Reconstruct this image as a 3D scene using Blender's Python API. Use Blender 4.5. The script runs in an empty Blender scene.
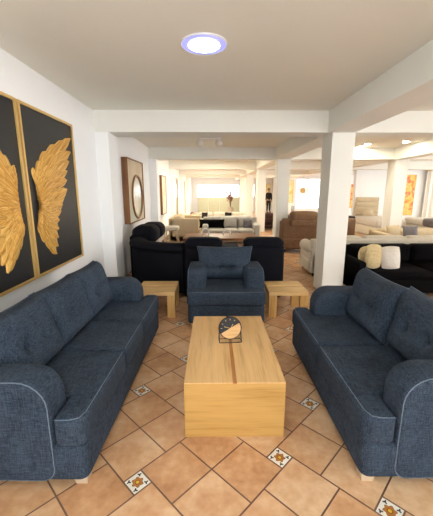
import bpy, bmesh, math, random
from mathutils import Vector, Matrix
random.seed(7)
PI = math.pi
S = bpy.context.scene
COL = S.collection
S.view_settings.view_transform = 'Standard'
S.view_settings.look = 'None'
S.view_settings.gamma = 1.0
S.view_settings.use_curve_mapping = False
S.view_settings.exposure = 1.38

# ------------------------------------------------------------------ materials
def lin(c):
    r = []
    for v in c:
        v /= 255.0
        r.append(v / 12.92 if v <= 0.04045 else ((v + 0.055) / 1.055) ** 2.4)
    return (r[0], r[1], r[2], 1.0)

class NT:
    def __init__(s, name):
        s.m = bpy.data.materials.new(name); s.m.use_nodes = True
        s.t = s.m.node_tree; s.n = s.t.nodes; s.l = s.t.links
        s.b = s.n['Principled BSDF']; s.out = s.n['Material Output']
    def new(s, typ, **kw):
        n = s.n.new(typ)
        for k, v in kw.items(): setattr(n, k, v)
        return n
    def put(s, sock, v):
        if isinstance(v, bpy.types.NodeSocket): s.l.new(v, sock)
        else: sock.default_value = v
    def math(s, op, a, b=0.0, c=None):
        n = s.new('ShaderNodeMath', operation=op)
        s.put(n.inputs[0], a); s.put(n.inputs[1], b)
        if c is not None: s.put(n.inputs[2], c)
        return n.outputs[0]
    def mix(s, f, a, b):
        n = s.new('ShaderNodeMix', data_type='RGBA')
        s.put(n.inputs[0], f); s.put(n.inputs[6], a); s.put(n.inputs[7], b)
        return n.outputs[2]
    def coord(s, scale=(1, 1, 1), kind='Object'):
        tc = s.new('ShaderNodeTexCoord'); mp = s.new('ShaderNodeMapping')
        s.l.new(tc.outputs[kind], mp.inputs[0]); mp.inputs['Scale'].default_value = scale
        return mp.outputs[0]
    def noise(s, scale, detail=2.0, vec=None, rough=0.5):
        n = s.new('ShaderNodeTexNoise')
        n.inputs['Scale'].default_value = scale; n.inputs['Detail'].default_value = detail
        n.inputs['Roughness'].default_value = rough
        if vec is not None: s.l.new(vec, n.inputs['Vector'])
        return n.outputs[0]
    def ramp(s, f, stops):
        n = s.new('ShaderNodeValToRGB')
        e = n.color_ramp.elements
        while len(e) > 1: e.remove(e[0])
        e[0].position = stops[0][0]; e[0].color = stops[0][1]
        for p, c in stops[1:]:
            x = e.new(p); x.color = c
        s.put(n.inputs[0], f)
        return n.outputs[0]
    def bump(s, h, strength=0.3, dist=0.01):
        n = s.new('ShaderNodeBump')
        n.inputs['Strength'].default_value = strength; n.inputs['Distance'].default_value = dist
        s.l.new(h, n.inputs['Height']); s.l.new(n.outputs[0], s.b.inputs['Normal'])

def plain(name, c, rough=0.6, metal=0.0, var=0.06, scale=6.0, spec=None):
    t = NT(name); c = lin(c)
    n = t.noise(scale, 3.0, t.coord())
    lo = tuple(x * (1 - var) for x in c[:3]) + (1,); hi = tuple(min(1, x * (1 + var)) for x in c[:3]) + (1,)
    t.l.new(t.ramp(n, [(0.3, lo), (0.7, hi)]), t.b.inputs['Base Color'])
    t.b.inputs['Roughness'].default_value = rough; t.b.inputs['Metallic'].default_value = metal
    if spec is not None: t.b.inputs['Specular IOR Level'].default_value = spec
    return t.m

def fabric(name, c, c2, fine=260.0, rough=0.9, sheen=0.0, bump=0.25, spec=0.2):
    t = NT(name)
    a = t.noise(fine, 2.0, t.coord((1, 1, 0.12)))
    b = t.noise(fine, 2.0, t.coord((0.12, 1, 1)))
    b2 = t.noise(fine, 2.0, t.coord((1, 0.12, 1)))
    big = t.noise(5.0, 3.0, t.coord())
    s = t.math('ADD', t.math('ADD', a, b), b2)
    s = t.math('MULTIPLY', s, 0.3333)
    s = t.math('ADD', s, t.math('MULTIPLY', t.math('SUBTRACT', big, 0.5), 0.16))
    t.l.new(t.ramp(s, [(0.36, lin(c)), (0.64, lin(c2))]), t.b.inputs['Base Color'])
    t.b.inputs['Roughness'].default_value = rough
    t.b.inputs['Specular IOR Level'].default_value = spec
    if sheen: 
        t.b.inputs['Sheen Weight'].default_value = sheen
    wr = t.noise(9.0, 2.0, t.coord())
    t.bump(t.math('ADD', s, t.math('MULTIPLY', wr, 1.2)), bump, 0.012)
    return t.m

def wood(name, c, c2, axis=1, rough=0.45, scale=1.0):
    t = NT(name)
    sc = [14 * scale] * 3; sc[axis] = 0.9 * scale
    v = t.coord(tuple(sc))
    n = t.noise(1.6, 4.0, v, 0.6)
    sc2 = [70 * scale] * 3; sc2[axis] = 2.0 * scale
    n2 = t.noise(2.0, 2.0, t.coord(tuple(sc2)))
    f = t.math('ADD', t.math('MULTIPLY', n, 0.75), t.math('MULTIPLY', n2, 0.25))
    t.l.new(t.ramp(f, [(0.33, lin(c2)), (0.5, lin(c)), (0.68, tuple(min(1, x * 1.1) for x in lin(c)[:3]) + (1,))]), t.b.inputs['Base Color'])
    t.b.inputs['Roughness'].default_value = rough
    t.b.inputs['Specular IOR Level'].default_value = 0.35
    return t.m

def emit(name, c, strength):
    t = NT(name)
    t.b.inputs['Base Color'].default_value = lin(c)
    t.b.inputs['Emission Color'].default_value = lin(c)
    t.b.inputs['Emission Strength'].default_value = strength
    return t.m

def paint(name, c, rough=0.7):
    t = NT(name); c = lin(c)
    n = t.noise(1.3, 4.0, t.coord())
    t.l.new(t.ramp(n, [(0.3, tuple(x * 0.97 for x in c[:3]) + (1,)), (0.7, c)]), t.b.inputs['Base Color'])
    t.b.inputs['Roughness'].default_value = rough
    t.bump(t.noise(60, 3, t.coord()), 0.04, 0.01)
    return t.m

def tile_mat():
    t = NT('terracotta_tile')
    g = t.new('ShaderNodeNewGeometry')
    n = t.noise(3.2, 5.0, t.coord(), 0.62)
    n2 = t.noise(22.0, 3.0, t.coord())
    isl = g.outputs['Random Per Island']
    f = t.math('ADD', t.math('MULTIPLY', n, 0.8), t.math('MULTIPLY', n2, 0.25))
    f = t.math('ADD', f, t.math('MULTIPLY', t.math('SUBTRACT', isl, 0.5), 0.16))
    c = t.ramp(f, [(0.32, lin((176, 126, 86))), (0.5, lin((202, 156, 114))), (0.7, lin((220, 186, 148)))])
    t.l.new(c, t.b.inputs['Base Color'])
    t.b.inputs['Roughness'].default_value = 0.38
    t.b.inputs['Specular IOR Level'].default_value = 0.4
    t.bump(n2, 0.06, 0.01)
    return t.m

def insert_mat():
    t = NT('talavera_tile')
    tc = t.new('ShaderNodeTexCoord'); sp = t.new('ShaderNodeSeparateXYZ')
    t.l.new(tc.outputs['UV'], sp.inputs[0])
    x = t.math('MULTIPLY', t.math('SUBTRACT', sp.outputs[0], 0.5), 2.0)
    y = t.math('MULTIPLY', t.math('SUBTRACT', sp.outputs[1], 0.5), 2.0)
    r = t.math('SQRT', t.math('ADD', t.math('MULTIPLY', x, x), t.math('MULTIPLY', y, y)))
    a = t.math('ARCTAN2', y, x)
    pet = t.math('ADD', 0.54, t.math('MULTIPLY', t.math('COSINE', t.math('MULTIPLY', a, 6.0)), 0.09))
    ax = t.math('ABSOLUTE', x); ay = t.math('ABSOLUTE', y)
    dx = t.math('SUBTRACT', ax, 0.66); dy = t.math('SUBTRACT', ay, 0.66)
    dl = t.math('SQRT', t.math('ADD', t.math('MULTIPLY', dx, dx), t.math('MULTIPLY', dy, dy)))
    la = t.math('ARCTAN2', dy, dx)
    leaf = t.math('LESS_THAN', dl, t.math('ADD', 0.17, t.math('MULTIPLY', t.math('COSINE', t.math('MULTIPLY', la, 3.0)), 0.08)))
    c = t.mix(leaf, lin((226, 222, 210)), lin((42, 46, 40)))
    c = t.mix(t.math('LESS_THAN', r, t.math('ADD', pet, 0.05)), c, lin((84, 46, 24)))
    c = t.mix(t.math('LESS_THAN', r, pet), c, lin((176, 112, 48)))
    c = t.mix(t.math('LESS_THAN', r, 0.27), c, lin((112, 60, 30)))
    c = t.mix(t.math('LESS_THAN', r, 0.19), c, lin((216, 176, 50)))
    t.l.new(c, t.b.inputs['Base Color'])
    t.b.inputs['Roughness'].default_value = 0.3
    return t.m

def art_mat(name, cols, scale=3.0, uv=False):
    t = NT(name)
    n = t.noise(scale, 3.0, t.coord(), 0.55)
    k = len(cols)
    st = [(0.32 + 0.36 * i / (k - 1), lin(c)) for i, c in enumerate(cols)]
    t.l.new(t.ramp(n, st), t.b.inputs['Base Color'])
    t.b.inputs['Roughness'].default_value = 0.6
    return t.m

def glass_mat():
    t = NT('window_glass')
    tr = t.new('ShaderNodeBsdfTransparent'); gl = t.new('ShaderNodeBsdfGlossy')
    gl.inputs['Roughness'].default_value = 0.03
    mx = t.new('ShaderNodeMixShader'); mx.inputs[0].default_value = 0.06
    t.l.new(tr.outputs[0], mx.inputs[1]); t.l.new(gl.outputs[0], mx.inputs[2])
    t.l.new(mx.outputs[0], t.out.inputs['Surface'])
    return t.m

def gold_leaf():
    t = NT('gold_leaf')
    n = t.noise(1.0, 4.0, t.coord((1.3, 9.0, 1), 'UV'), 0.6)
    t.l.new(t.ramp(n, [(0.3, lin((168, 112, 40))), (0.52, lin((226, 174, 84))), (0.7, lin((248, 214, 140)))]), t.b.inputs['Base Color'])
    t.b.inputs['Metallic'].default_value = 0.35
    t.b.inputs['Roughness'].default_value = 0.42
    t.bump(n, 0.4, 0.01)
    return t.m

M = {}
M['wall'] = paint('white_wall_paint', (250, 250, 249))
M['ceil'] = paint('ceiling_paint', (241, 239, 228))
M['beam'] = paint('beam_paint', (238, 237, 229))
M['tile'] = tile_mat(); M['insert'] = insert_mat()
M['grout'] = plain('dark_grout', (120, 92, 74), 0.9)
M['denim'] = fabric('blue_denim_weave', (22, 31, 43), (68, 80, 95), 200.0)
M['thread'] = fabric('grey_blue_thread', (84, 96, 110), (116, 128, 142), 300, bump=0.1)
M['foot'] = plain('pale_wood_foot', (196, 176, 148), 0.5)
M['navy'] = fabric('dark_navy_upholstery', (10, 10, 15), (24, 24, 32), 200, 0.8, bump=0.15, spec=0.1)
M['black'] = fabric('black_upholstery', (6, 5, 6), (15, 13, 14), 200, 0.9, bump=0.15, spec=0.06)
M['cream'] = fabric('cream_upholstery', (214, 204, 184), (236, 228, 212), 150)
M['cream2'] = fabric('ivory_upholstery', (200, 190, 172), (222, 214, 198), 150)
M['greyf'] = fabric('light_grey_upholstery', (176, 172, 164), (208, 204, 196), 150)
M['beige'] = fabric('beige_upholstery', (186, 166, 134), (212, 194, 164), 150)
M['brown'] = fabric('brown_upholstery', (104, 76, 56), (142, 112, 86), 120)
M['dbrown'] = fabric('dark_brown_upholstery', (58, 38, 34), (84, 60, 52), 120)
M['hairf'] = fabric('charcoal_cloth', (30, 26, 26), (56, 50, 48), 120)
M['sage'] = fabric('sage_green_upholstery', (186, 190, 166), (206, 210, 188), 120)
M['fur'] = fabric('cream_fur', (190, 168, 122), (222, 202, 158), 60, 1.0, 0.3, 0.8)
M['whitef'] = fabric('white_cushion_cloth', (200, 192, 182), (226, 220, 210), 120)
M['dgrey'] = fabric('dark_grey_cloth', (96, 92, 96), (132, 128, 130), 120)
M['oak_y'] = wood('light_oak_lengthwise', (214, 174, 118), (192, 150, 94), 1)
M['oak_x'] = wood('shaded_oak_crosswise', (190, 140, 74), (164, 114, 54), 0)  # oak darkened to carry the shade of a table front
M['oak_z'] = wood('light_oak_upright', (210, 166, 100), (186, 138, 76), 2)
M['oak_b'] = wood('oak_block_shaded', (190, 148, 84), (168, 124, 62), 0)  # darker than the table top: the block's shade is in the colour
M['oak_t'] = wood('light_oak_table_top', (224, 186, 128), (204, 162, 102), 0)
M['inlay'] = wood('darker_oak_inlay', (178, 124, 68), (150, 100, 52), 1)
M['inlay_x'] = wood('darker_oak_inlay_cross', (186, 132, 76), (160, 110, 60), 0)
M['walnut'] = wood('brown_wood', (132, 84, 44), (100, 62, 32), 0)
M['walnut_z'] = wood('brown_wood_upright', (140, 96, 60), (104, 68, 40), 2)
M['gold'] = gold_leaf()
M['goldf'] = plain('gold_frame', (226, 188, 118), 0.35, 0.4)
M['canvas'] = plain('black_canvas', (26, 26, 28), 0.42, var=0.12)
M['blackm'] = plain('black_metal', (20, 20, 21), 0.45, 0.3)
M['clock'] = plain('black_clock_face', (24, 23, 24), 0.5)
M['clockw'] = wood('clock_wood', (214, 172, 116), (184, 136, 80), 0, 0.5, 2.0)
M['mirror'] = plain('mirror_glass', (196, 206, 210), 0.12, 0.9, 0.02)
M['tan'] = art_mat('tan_canvas', [(200, 174, 138), (216, 196, 164), (206, 210, 190)], 2.0)
M['tan2'] = art_mat('pale_canvas', [(208, 186, 156), (226, 212, 186), (216, 214, 200)], 2.0)
M['white'] = plain('white_plastic', (240, 240, 238), 0.4)
M['lampring'] = emit('lamp_ring_glow', (168, 172, 252), 0.28)
M['led'] = emit('led_disc', (246, 248, 255), 16.0)
M['down'] = emit('downlight_disc', (255, 246, 222), 150.0)
M['globe'] = plain('frosted_globe', (238, 234, 226), 0.25)
M['glass'] = glass_mat()
M['curtain'] = fabric('white_curtain', (226, 218, 202), (246, 240, 228), 60)
M['art_o'] = art_mat('orange_abstract', [(214, 74, 40), (240, 170, 70), (250, 206, 110), (226, 100, 60), (248, 226, 160)], 2.6)
M['art_y'] = art_mat('yellow_abstract', [(206, 160, 80), (240, 214, 130), (250, 236, 190), (226, 170, 90)], 2.5)
M['skin'] = plain('skin', (198, 150, 122), 0.5)
M['hair'] = plain('dark_hair', (26, 20, 18), 0.6)
M['cloth'] = plain('black_clothing', (20, 20, 22), 0.85)
M['trouser'] = plain('dark_grey_trousers', (34, 33, 38), 0.85)
M['shoe'] = plain('brown_shoe', (120, 70, 50), 0.5)
M['dried'] = plain('dried_plant', (150, 104, 90), 0.8)
M['pot'] = plain('stone_pot', (190, 180, 166), 0.7)
M['leafg'] = plain('green_leaf', (96, 116, 70), 0.6)
M['rattan'] = plain('straw_sunburst', (214, 178, 112), 0.7)

# ------------------------------------------------------------------ mesh builder
class MB:
    def __init__(s): s.bm = bmesh.new()
    def grid(s, P):
        rows = [[s.bm.verts.new(p) for p in r] for r in P]
        for i in range(len(rows) - 1):
            for j in range(len(rows[0]) - 1):
                s.bm.faces.new((rows[i][j], rows[i][j + 1], rows[i + 1][j + 1], rows[i + 1][j]))
        return s
    def box(s, x0, x1, y0, y1, z0, z1, bev=0.0):
        r = bmesh.ops.create_cube(s.bm, size=1.0)
        for v in r['verts']:
            v.co = Vector(((x0 + x1) / 2 + v.co.x * (x1 - x0), (y0 + y1) / 2 + v.co.y * (y1 - y0), (z0 + z1) / 2 + v.co.z * (z1 - z0)))
        if bev > 0:
            es = list({e for v in r['verts'] for e in v.link_edges})
            bmesh.ops.bevel(s.bm, geom=es, offset=bev, segments=2, profile=0.7, affect='EDGES')
        return s
    def rbox(s, x0, x1, y0, y1, z0, z1, r, n=6, bulge=(0, 0, 0)):
        c = ((x0 + x1) / 2, (y0 + y1) / 2, (z0 + z1) / 2)
        h = ((x1 - x0) / 2, (y1 - y0) / 2, (z1 - z0) / 2)
        r = min(r, *[q * 0.999 for q in h])
        def ax(hh):
            i = hh - r
            arc = [i + r * math.tan(a * PI / 180) for a in (15, 30, 45)]
            mid = [-i + 2 * i * k / n for k in range(n + 1)]
            return [-a for a in reversed(arc)] + mid + arc
        A = [ax(q) for q in h]
        def fix(p):
            q = [max(-(h[k] - r), min(h[k] - r, p[k])) for k in range(3)]
            d = Vector([p[k] - q[k] for k in range(3)])
            if d.length > 1e-9: d = d.normalized() * r
            o = [q[k] + d[k] for k in range(3)]
            for k in range(3):
                if bulge[k]:
                    a, b = (k + 1) % 3, (k + 2) % 3
                    o[k] += bulge[k] * (p[k] / h[k]) * max(0, 1 - (p[a] / h[a]) ** 2) * max(0, 1 - (p[b] / h[b]) ** 2)
            return Vector([o[k] + c[k] for k in range(3)])
        for k in range(3):
            a, b = (k + 1) % 3, (k + 2) % 3
            for sg in (-1, 1):
                P = []
                for u in (A[a] if sg > 0 else list(reversed(A[a]))):
                    row = []
                    for v in A[b]:
                        p = [0, 0, 0]; p[k] = sg * h[k]; p[a] = u; p[b] = v
                        row.append(fix(p))
                    P.append(row)
                s.grid(P)
        bmesh.ops.remove_doubles(s.bm, verts=s.bm.verts, dist=1e-5)
        return s
    def puff(s, pts, t0, t1, r, axis='z', seg=4, r1=None):
        """closed 2D outline (counter-clockwise) pushed along an axis with rounded rims"""
        n = len(pts)
        P = [Vector(p) for p in pts]
        N = []
        for i in range(n):
            a = (P[i] - P[i - 1]).normalized(); b = (P[(i + 1) % n] - P[i]).normalized()
            na = Vector((a.y, -a.x)); nb = Vector((b.y, -b.x))
            m = (na + nb); m = m / max(0.35, (1 + na.dot(nb)))
            N.append(m)
        rb = r if r1 is None else r1
        lv = [(t0, r + 0.004)]
        for k in range(seg + 1):
            a = PI / 2 * k / seg
            lv.append((t0 + r - r * math.cos(a), r - r * math.sin(a)))
        for k in range(seg, -1, -1):
            a = PI / 2 * k / seg
            lv.append((t1 - rb + rb * math.cos(a), rb - rb * math.sin(a)))
        lv.append((t1, rb + 0.004))
        rings = []
        for (t, ins) in lv:
            ring = []
            for i in range(n):
                q = P[i] - N[i] * ins
                co = {'z': (q.x, q.y, t), 'x': (t, q.x, q.y), 'y': (q.x, t, q.y)}[axis]
                ring.append(s.bm.verts.new(co))
            rings.append(ring)
        for k in range(len(rings) - 1):
            for i in range(n):
                j = (i + 1) % n
                s.bm.faces.new((rings[k][i], rings[k][j], rings[k + 1][j], rings[k + 1][i]))
        s.bm.faces.new(list(reversed(rings[0]))); s.bm.faces.new(rings[-1])
        return s
    def tube(s, pts, r, n=6, closed=False):
        P = [Vector(p) for p in pts]; rings = []
        m = len(P)
        rr = r if isinstance(r, (list, tuple)) else [r] * m
        prev = None
        for i in range(m):
            if closed: d = P[(i + 1) % m] - P[i - 1]
            else: d = P[min(i + 1, m - 1)] - P[max(i - 1, 0)]
            if d.length < 1e-9: d = Vector((0, 0, 1))
            d.normalize()
            if prev is None:
                u = d.orthogonal().normalized()
            else:
                u = (prev - d * prev.dot(d))
                u = u.normalized() if u.length > 1e-6 else d.orthogonal().normalized()
            prev = u; w = d.cross(u)
            rings.append([s.bm.verts.new(P[i] + (u * math.cos(2 * PI * k / n) + w * math.sin(2 * PI * k / n)) * rr[i]) for k in range(n)])
        R = list(range(m - 1)) + ([m - 1] if closed else [])
        for i in R:
            a, b = rings[i], rings[(i + 1) % m]
            off = 0
            if closed and i == m - 1:
                off = min(range(n), key=lambda o: (a[0].co - b[o].co).length)
            for k in range(n):
                s.bm.faces.new((a[k], a[(k + 1) % n], b[(k + 1 + off) % n], b[(k + off) % n]))
        if not closed:
            s.bm.faces.new(list(reversed(rings[0]))); s.bm.faces.new(rings[-1])
        return s
    def lathe(s, prof, c=(0, 0, 0), n=32, axis='z'):
        rings = []
        for (r, z) in prof:
            ring = []
            for k in range(n):
                a = 2 * PI * k / n
                x, y = r * math.cos(a), r * math.sin(a)
                co = {'z': (x, y, z), 'y': (x, z, y), 'x': (z, x, y)}[axis]
                ring.append(s.bm.verts.new(Vector(co) + Vector(c)))
            rings.append(ring)
        for i in range(len(rings) - 1):
            for k in range(n):
                s.bm.faces.new((rings[i][k], rings[i][(k + 1) % n], rings[i + 1][(k + 1) % n], rings[i + 1][k]))
        s.bm.faces.new(list(reversed(rings[0]))); s.bm.faces.new(rings[-1])
        return s
    def pillow(s, w, h, t, pinch=0.06, wtop=None, crease=None, rnd=0.0, buttons=(), nu=22, nv=18, ex=4.0, pw=0.55):
        """cushion standing in the xz plane, front towards -y, bottom edge at z=0"""
        wt = wtop or w
        def pt(u, v, sg):
            ww = w + (wt - w) * (v + 1) / 2
            x = u * ww / 2 * (1 - pinch * (1 - v * v))
            z = h / 2 + v * h / 2 * (1 - pinch * (1 - u * u))
            e = max(0.0, (1 - abs(u) ** ex)) * max(0.0, (1 - abs(v) ** ex))
            th = t / 2 * e ** pw
            if rnd:
                x, z = x * (1 - rnd + rnd * math.sqrt(1 - v * v / 2)), h / 2 + (z - h / 2) * (1 - rnd + rnd * math.sqrt(1 - u * u / 2))
            if sg < 0:
                if crease is not None:
                    th -= 0.10 * t * math.exp(-((v - crease) / 0.07) ** 2) * (1 - u ** 4)
                for (bu, bv) in buttons:
                    th -= 0.22 * t * math.exp(-(((u - bu) * ww / 2) ** 2 + ((v - bv) * h / 2) ** 2) / 0.0012)
                    # radiating pull
                    th -= 0.05 * t * math.exp(-(((u - bu) * ww / 2) / 0.016) ** 2) * math.exp(-((v - bv) / 0.35) ** 2)
                th = max(th, 0.01 * e)
            return Vector((x, sg * th, z))
        us = [math.sin(PI / 2 * (-1 + 2 * i / nu)) for i in range(nu + 1)]
        vs = [math.sin(PI / 2 * (-1 + 2 * i / nv)) for i in range(nv + 1)]
        us = [0.5 * a + 0.5 * (-1 + 2 * i / nu) for i, a in enumerate(us)]
        vs = [0.5 * a + 0.5 * (-1 + 2 * i / nv) for i, a in enumerate(vs)]
        s.grid([[pt(u, v, -1) for u in us] for v in vs])
        s.grid([[pt(u, v, 1) for u in reversed(us)] for v in vs])
        bmesh.ops.remove_doubles(s.bm, verts=s.bm.verts, dist=1e-5)
        edge = [pt(u, -1, 1) for u in us] + [pt(1, v, 1) for v in vs[1:]] + [pt(u, 1, 1) for u in reversed(us[:-1])] + [pt(-1, v, 1) for v in reversed(vs[1:-1])]
        s.edge = edge
        return s
    def xf(s, mat):
        bmesh.ops.transform(s.bm, matrix=mat, verts=s.bm.verts); return s
    def build(s, name, mat, parent=None, smooth=True, loc=None):
        bmesh.ops.recalc_face_normals(s.bm, faces=s.bm.faces)
        me = bpy.data.meshes.new(name); s.bm.to_mesh(me); s.bm.free()
        if smooth:
            me.polygons.foreach_set('use_smooth', [True] * len(me.polygons))
            try: me.set_sharp_from_angle(angle=math.radians(40))
            except Exception: pass
        for m in (mat if isinstance(mat, (list, tuple)) else [mat]): me.materials.append(m)
        o = bpy.data.objects.new(name, me); COL.objects.link(o)
        if loc: o.location = loc
        if parent: o.parent = parent
        return o

def tag(o, label, cat, group=None, kind=None):
    o['label'] = label; o['category'] = cat
    if group: o['group'] = group
    if kind: o['kind'] = kind
    return o
def thing(name, label, cat, loc=(0, 0, 0), rz=0.0, group=None):
    o = bpy.data.objects.new(name, None); COL.objects.link(o)
    o.empty_display_size = 0.1
    o.location = loc; o.rotation_euler = (0, 0, rz)
    return tag(o, label, cat, group)
def struct(name, mb, mat, parent=None, smooth=False):
    o = mb.build(name, mat, parent, smooth); o['kind'] = 'structure'; return o
def dup(root, loc, rz=None, label=None):
    r = root.copy(); COL.objects.link(r); r.location = loc
    if rz is not None: r.rotation_euler = (0, 0, rz)
    if label: r['label'] = label
    for ch in list(root.children):
        c = ch.copy(); COL.objects.link(c); c.parent = r
        for g in ch.children:
            d = g.copy(); COL.objects.link(d); d.parent = c
    return r
def T(x, y, z): return Matrix.Translation((x, y, z))
def R(a, ax): return Matrix.Rotation(math.radians(a), 4, ax)
def rrect(x0, x1, y0, y1, r, n=4):
    out = []
    for (cx, cy, a0) in ((x1 - r, y0 + r, -90), (x1 - r, y1 - r, 0), (x0 + r, y1 - r, 90), (x0 + r, y0 + r, 180)):
        for k in range(n + 1):
            a = math.radians(a0 + 90 * k / n); out.append((cx + r * math.cos(a), cy + r * math.sin(a)))
    return out
def fillet(poly, rad, n=4):
    """round the corners of a CCW polygon; rad is a list of radii"""
    out = []; m = len(poly)
    for i in range(m):
        p = Vector(poly[i]); a = Vector(poly[i - 1]); b = Vector(poly[(i + 1) % m]); r = rad[i]
        if r <= 0: out.append(tuple(p)); continue
        da = (a - p).normalized(); db = (b - p).normalized()
        ang = da.angle(db); d = r / math.tan(ang / 2)
        s, e = p + da * d, p + db * d
        bis = (da + db).normalized(); c = p + bis * (r / math.sin(ang / 2))
        v0, v1 = s - c, e - c
        tot = v0.angle(v1); sg = 1 if (v0.x * v1.y - v0.y * v1.x) > 0 else -1
        for k in range(n + 1):
            q = tot * k / n * sg
            out.append((c.x + v0.x * math.cos(q) - v0.y * math.sin(q), c.y + v0.x * math.sin(q) + v0.y * math.cos(q)))
    return out

# ------------------------------------------------------------------ the setting
XW = -1.68; CZ = 2.70; BZ = 2.41; XR = 13.0; Y0 = -1.5; YB = 25.0
BAY = 3.85; YF = 4.76; BD = 0.42
def make_floor():
    s, t, g = 0.585, 0.112, 0.0045
    c0 = (-0.011, 1.544); q = math.sqrt(0.5)
    def w(u, v): return (c0[0] + (u - v) * q, c0[1] + (u + v) * q)
    bm = bmesh.new(); uv = bm.loops.layers.uv.new('UVMap')
    zg = -0.003
    f = bm.faces.new([bm.verts.new(p) for p in ((XW, Y0, zg), (XR, Y0, zg), (XR, YB, zg), (XW, YB, zg))]); f.material_index = 2
    def quad(u0, v0, u1, v1, mi):
        ps = [w(u0 + g, v0 + g), w(u1 - g, v0 + g), w(u1 - g, v1 - g), w(u0 + g, v1 - g)]
        cx = sum(p[0] for p in ps) / 4; cy = sum(p[1] for p in ps) / 4
        if cx < XW + 0.15 or cx > 9 or cy < -0.5 or cy > YB - 0.2: return
        vs = [bm.verts.new((max(XW, p[0]), p[1], 0.0)) for p in ps]
        try: fc = bm.faces.new(vs)
        except ValueError: return
        fc.material_index = mi
        for l, c in zip(fc.loops, ((0, 0), (1, 0), (1, 1), (0, 1))): l[uv].uv = c
    h = s / 2
    for i in range(-45, 60):
        for j in range(-45, 60):
            bu, bv = i * s - j * t - h, i * t + j * s - h
            for a in (0, 1):
                for b in (0, 1):
                    quad(bu + a * h, bv + b * h, bu + a * h + h, bv + b * h + h, 0)
            quad(bu + s, bv, bu + s + t, bv + t, 1)
    me = bpy.data.meshes.new('floor'); bm.to_mesh(me); bm.free()
    for m in ('tile', 'insert', 'grout'): me.materials.append(M[m])
    o = bpy.data.objects.new('floor', me); COL.objects.link(o); o['kind'] = 'structure'
make_floor()
struct('ceiling', MB().box(XW - 0.2, XR, Y0, YB + 0.2, CZ, CZ + 0.2), M['ceil'])
struct('wall_left', MB().box(XW - 0.2, XW, Y0, YB + 0.2, -0.1, CZ), M['wall'])
nbay = 6
for k in range(5):
    y = YF + BAY * k
    struct('ceiling_beam', MB().box(XW, XR, y, y + BD, BZ, CZ), M['beam'])
    struct('trim_%d' % (k + 1), MB().box(XW, XW + 0.19, y, y + BD, 0, BZ), M['wall'])
for (x0, x1) in ((1.645, 2.03), (4.78, 5.14)):
    mb = MB(); ys = [Y0] + [YF + BAY * k for k in range(5)] + [YB]
    mb.box(x0, x1, Y0, YF, BZ, CZ)
    for k in range(5):
        mb.box(x0, x1, YF + BAY * k + BD, (YF + BAY * (k + 1)) if k < 4 else YB, BZ, CZ)
    struct('ceiling_beam', mb, M['beam'])
    for k in range(5):
        y = YF + BAY * k
        if x0 > 4 and k != 1 and k != 0: continue
        if x0 > 4 and k == 0: continue
        struct('pillar', MB().box(x0 + 0.07, x0 + 0.40, y, y + BD, 0, BZ, 0.006), M['beam'])
# the far walls
def wall_open(name, x0, x1, y, z1, opens, th=0.2, mat='wall'):
    mb = MB(); xs = x0
    for (a, b, c, d) in opens:
        mb.box(xs, a, y, y + th, 0, z1)
        mb.box(a, b, y, y + th, 0, c); mb.box(a, b, y, y + th, d, z1)
        xs = b
    mb.box(xs, x1, y, y + th, 0, z1)
    return struct(name, mb, M[mat])
def window(name, x0, x1, y, z0, z1, nm=3):
    fr = MB(); e = 0.05
    fr.box(x0, x1, y + 0.04, y + 0.1, z0, z0 + e).box(x0, x1, y + 0.04, y + 0.1, z1 - e, z1)
    for i in range(nm + 1):
        xx = x0 + (x1 - x0 - e) * i / nm
        fr.box(xx, xx + e, y + 0.04, y + 0.1, z0 + e, z1 - e)
    w = struct(name, fr, M['white'])
    g = MB().box(x0 + 0.01, x1 - 0.01, y + 0.065, y + 0.075, z0 + 0.01, z1 - 0.01).build('pane', M['glass'], w)
    g['kind'] = 'structure'
wall_open('wall_back', XW, 6.5, YB, CZ, [(-1.25, 2.05, 1.10, 2.10), (2.65, 3.25, 1.10, 2.1)])
window('window_1', -1.25, 2.05, YB, 1.10, 2.10, 4)
window('window_2', 2.65, 3.25, YB, 1.10, 2.1, 1)
wall_open('wall_back_side', 4.6, XR, 20.0, CZ, [(5.1, 6.7, 0.5, 2.35)])
window('window_3', 5.1, 6.7, 20.0, 0.5, 2.35, 2)
struct('wall_partition', MB().box(4.6, 4.8, 20.2, YB, 0, CZ), M['wall'])
wall_open('wall_front_added', XW - 0.2, XR, Y0 - 0.2, CZ, [(-1.3, 1.1, 0.25, 2.5), (1.9, 4.3, 0.25, 2.5), (5.1, 7.5, 0.25, 2.5)])  # unseen wall added behind the camera to cut the frontal daylight
for k, xx in enumerate((-1.3, 1.9, 5.1)): window('window_%d' % (4 + k), xx, xx + 2.4, Y0 - 0.2, 0.25, 2.5, 2)  # unseen openings of the added wall, letting part of the daylight in
struct('wall_right', MB().box(5.85, XR, 13.2, 13.4, 0, CZ), M['wall'])

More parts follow.
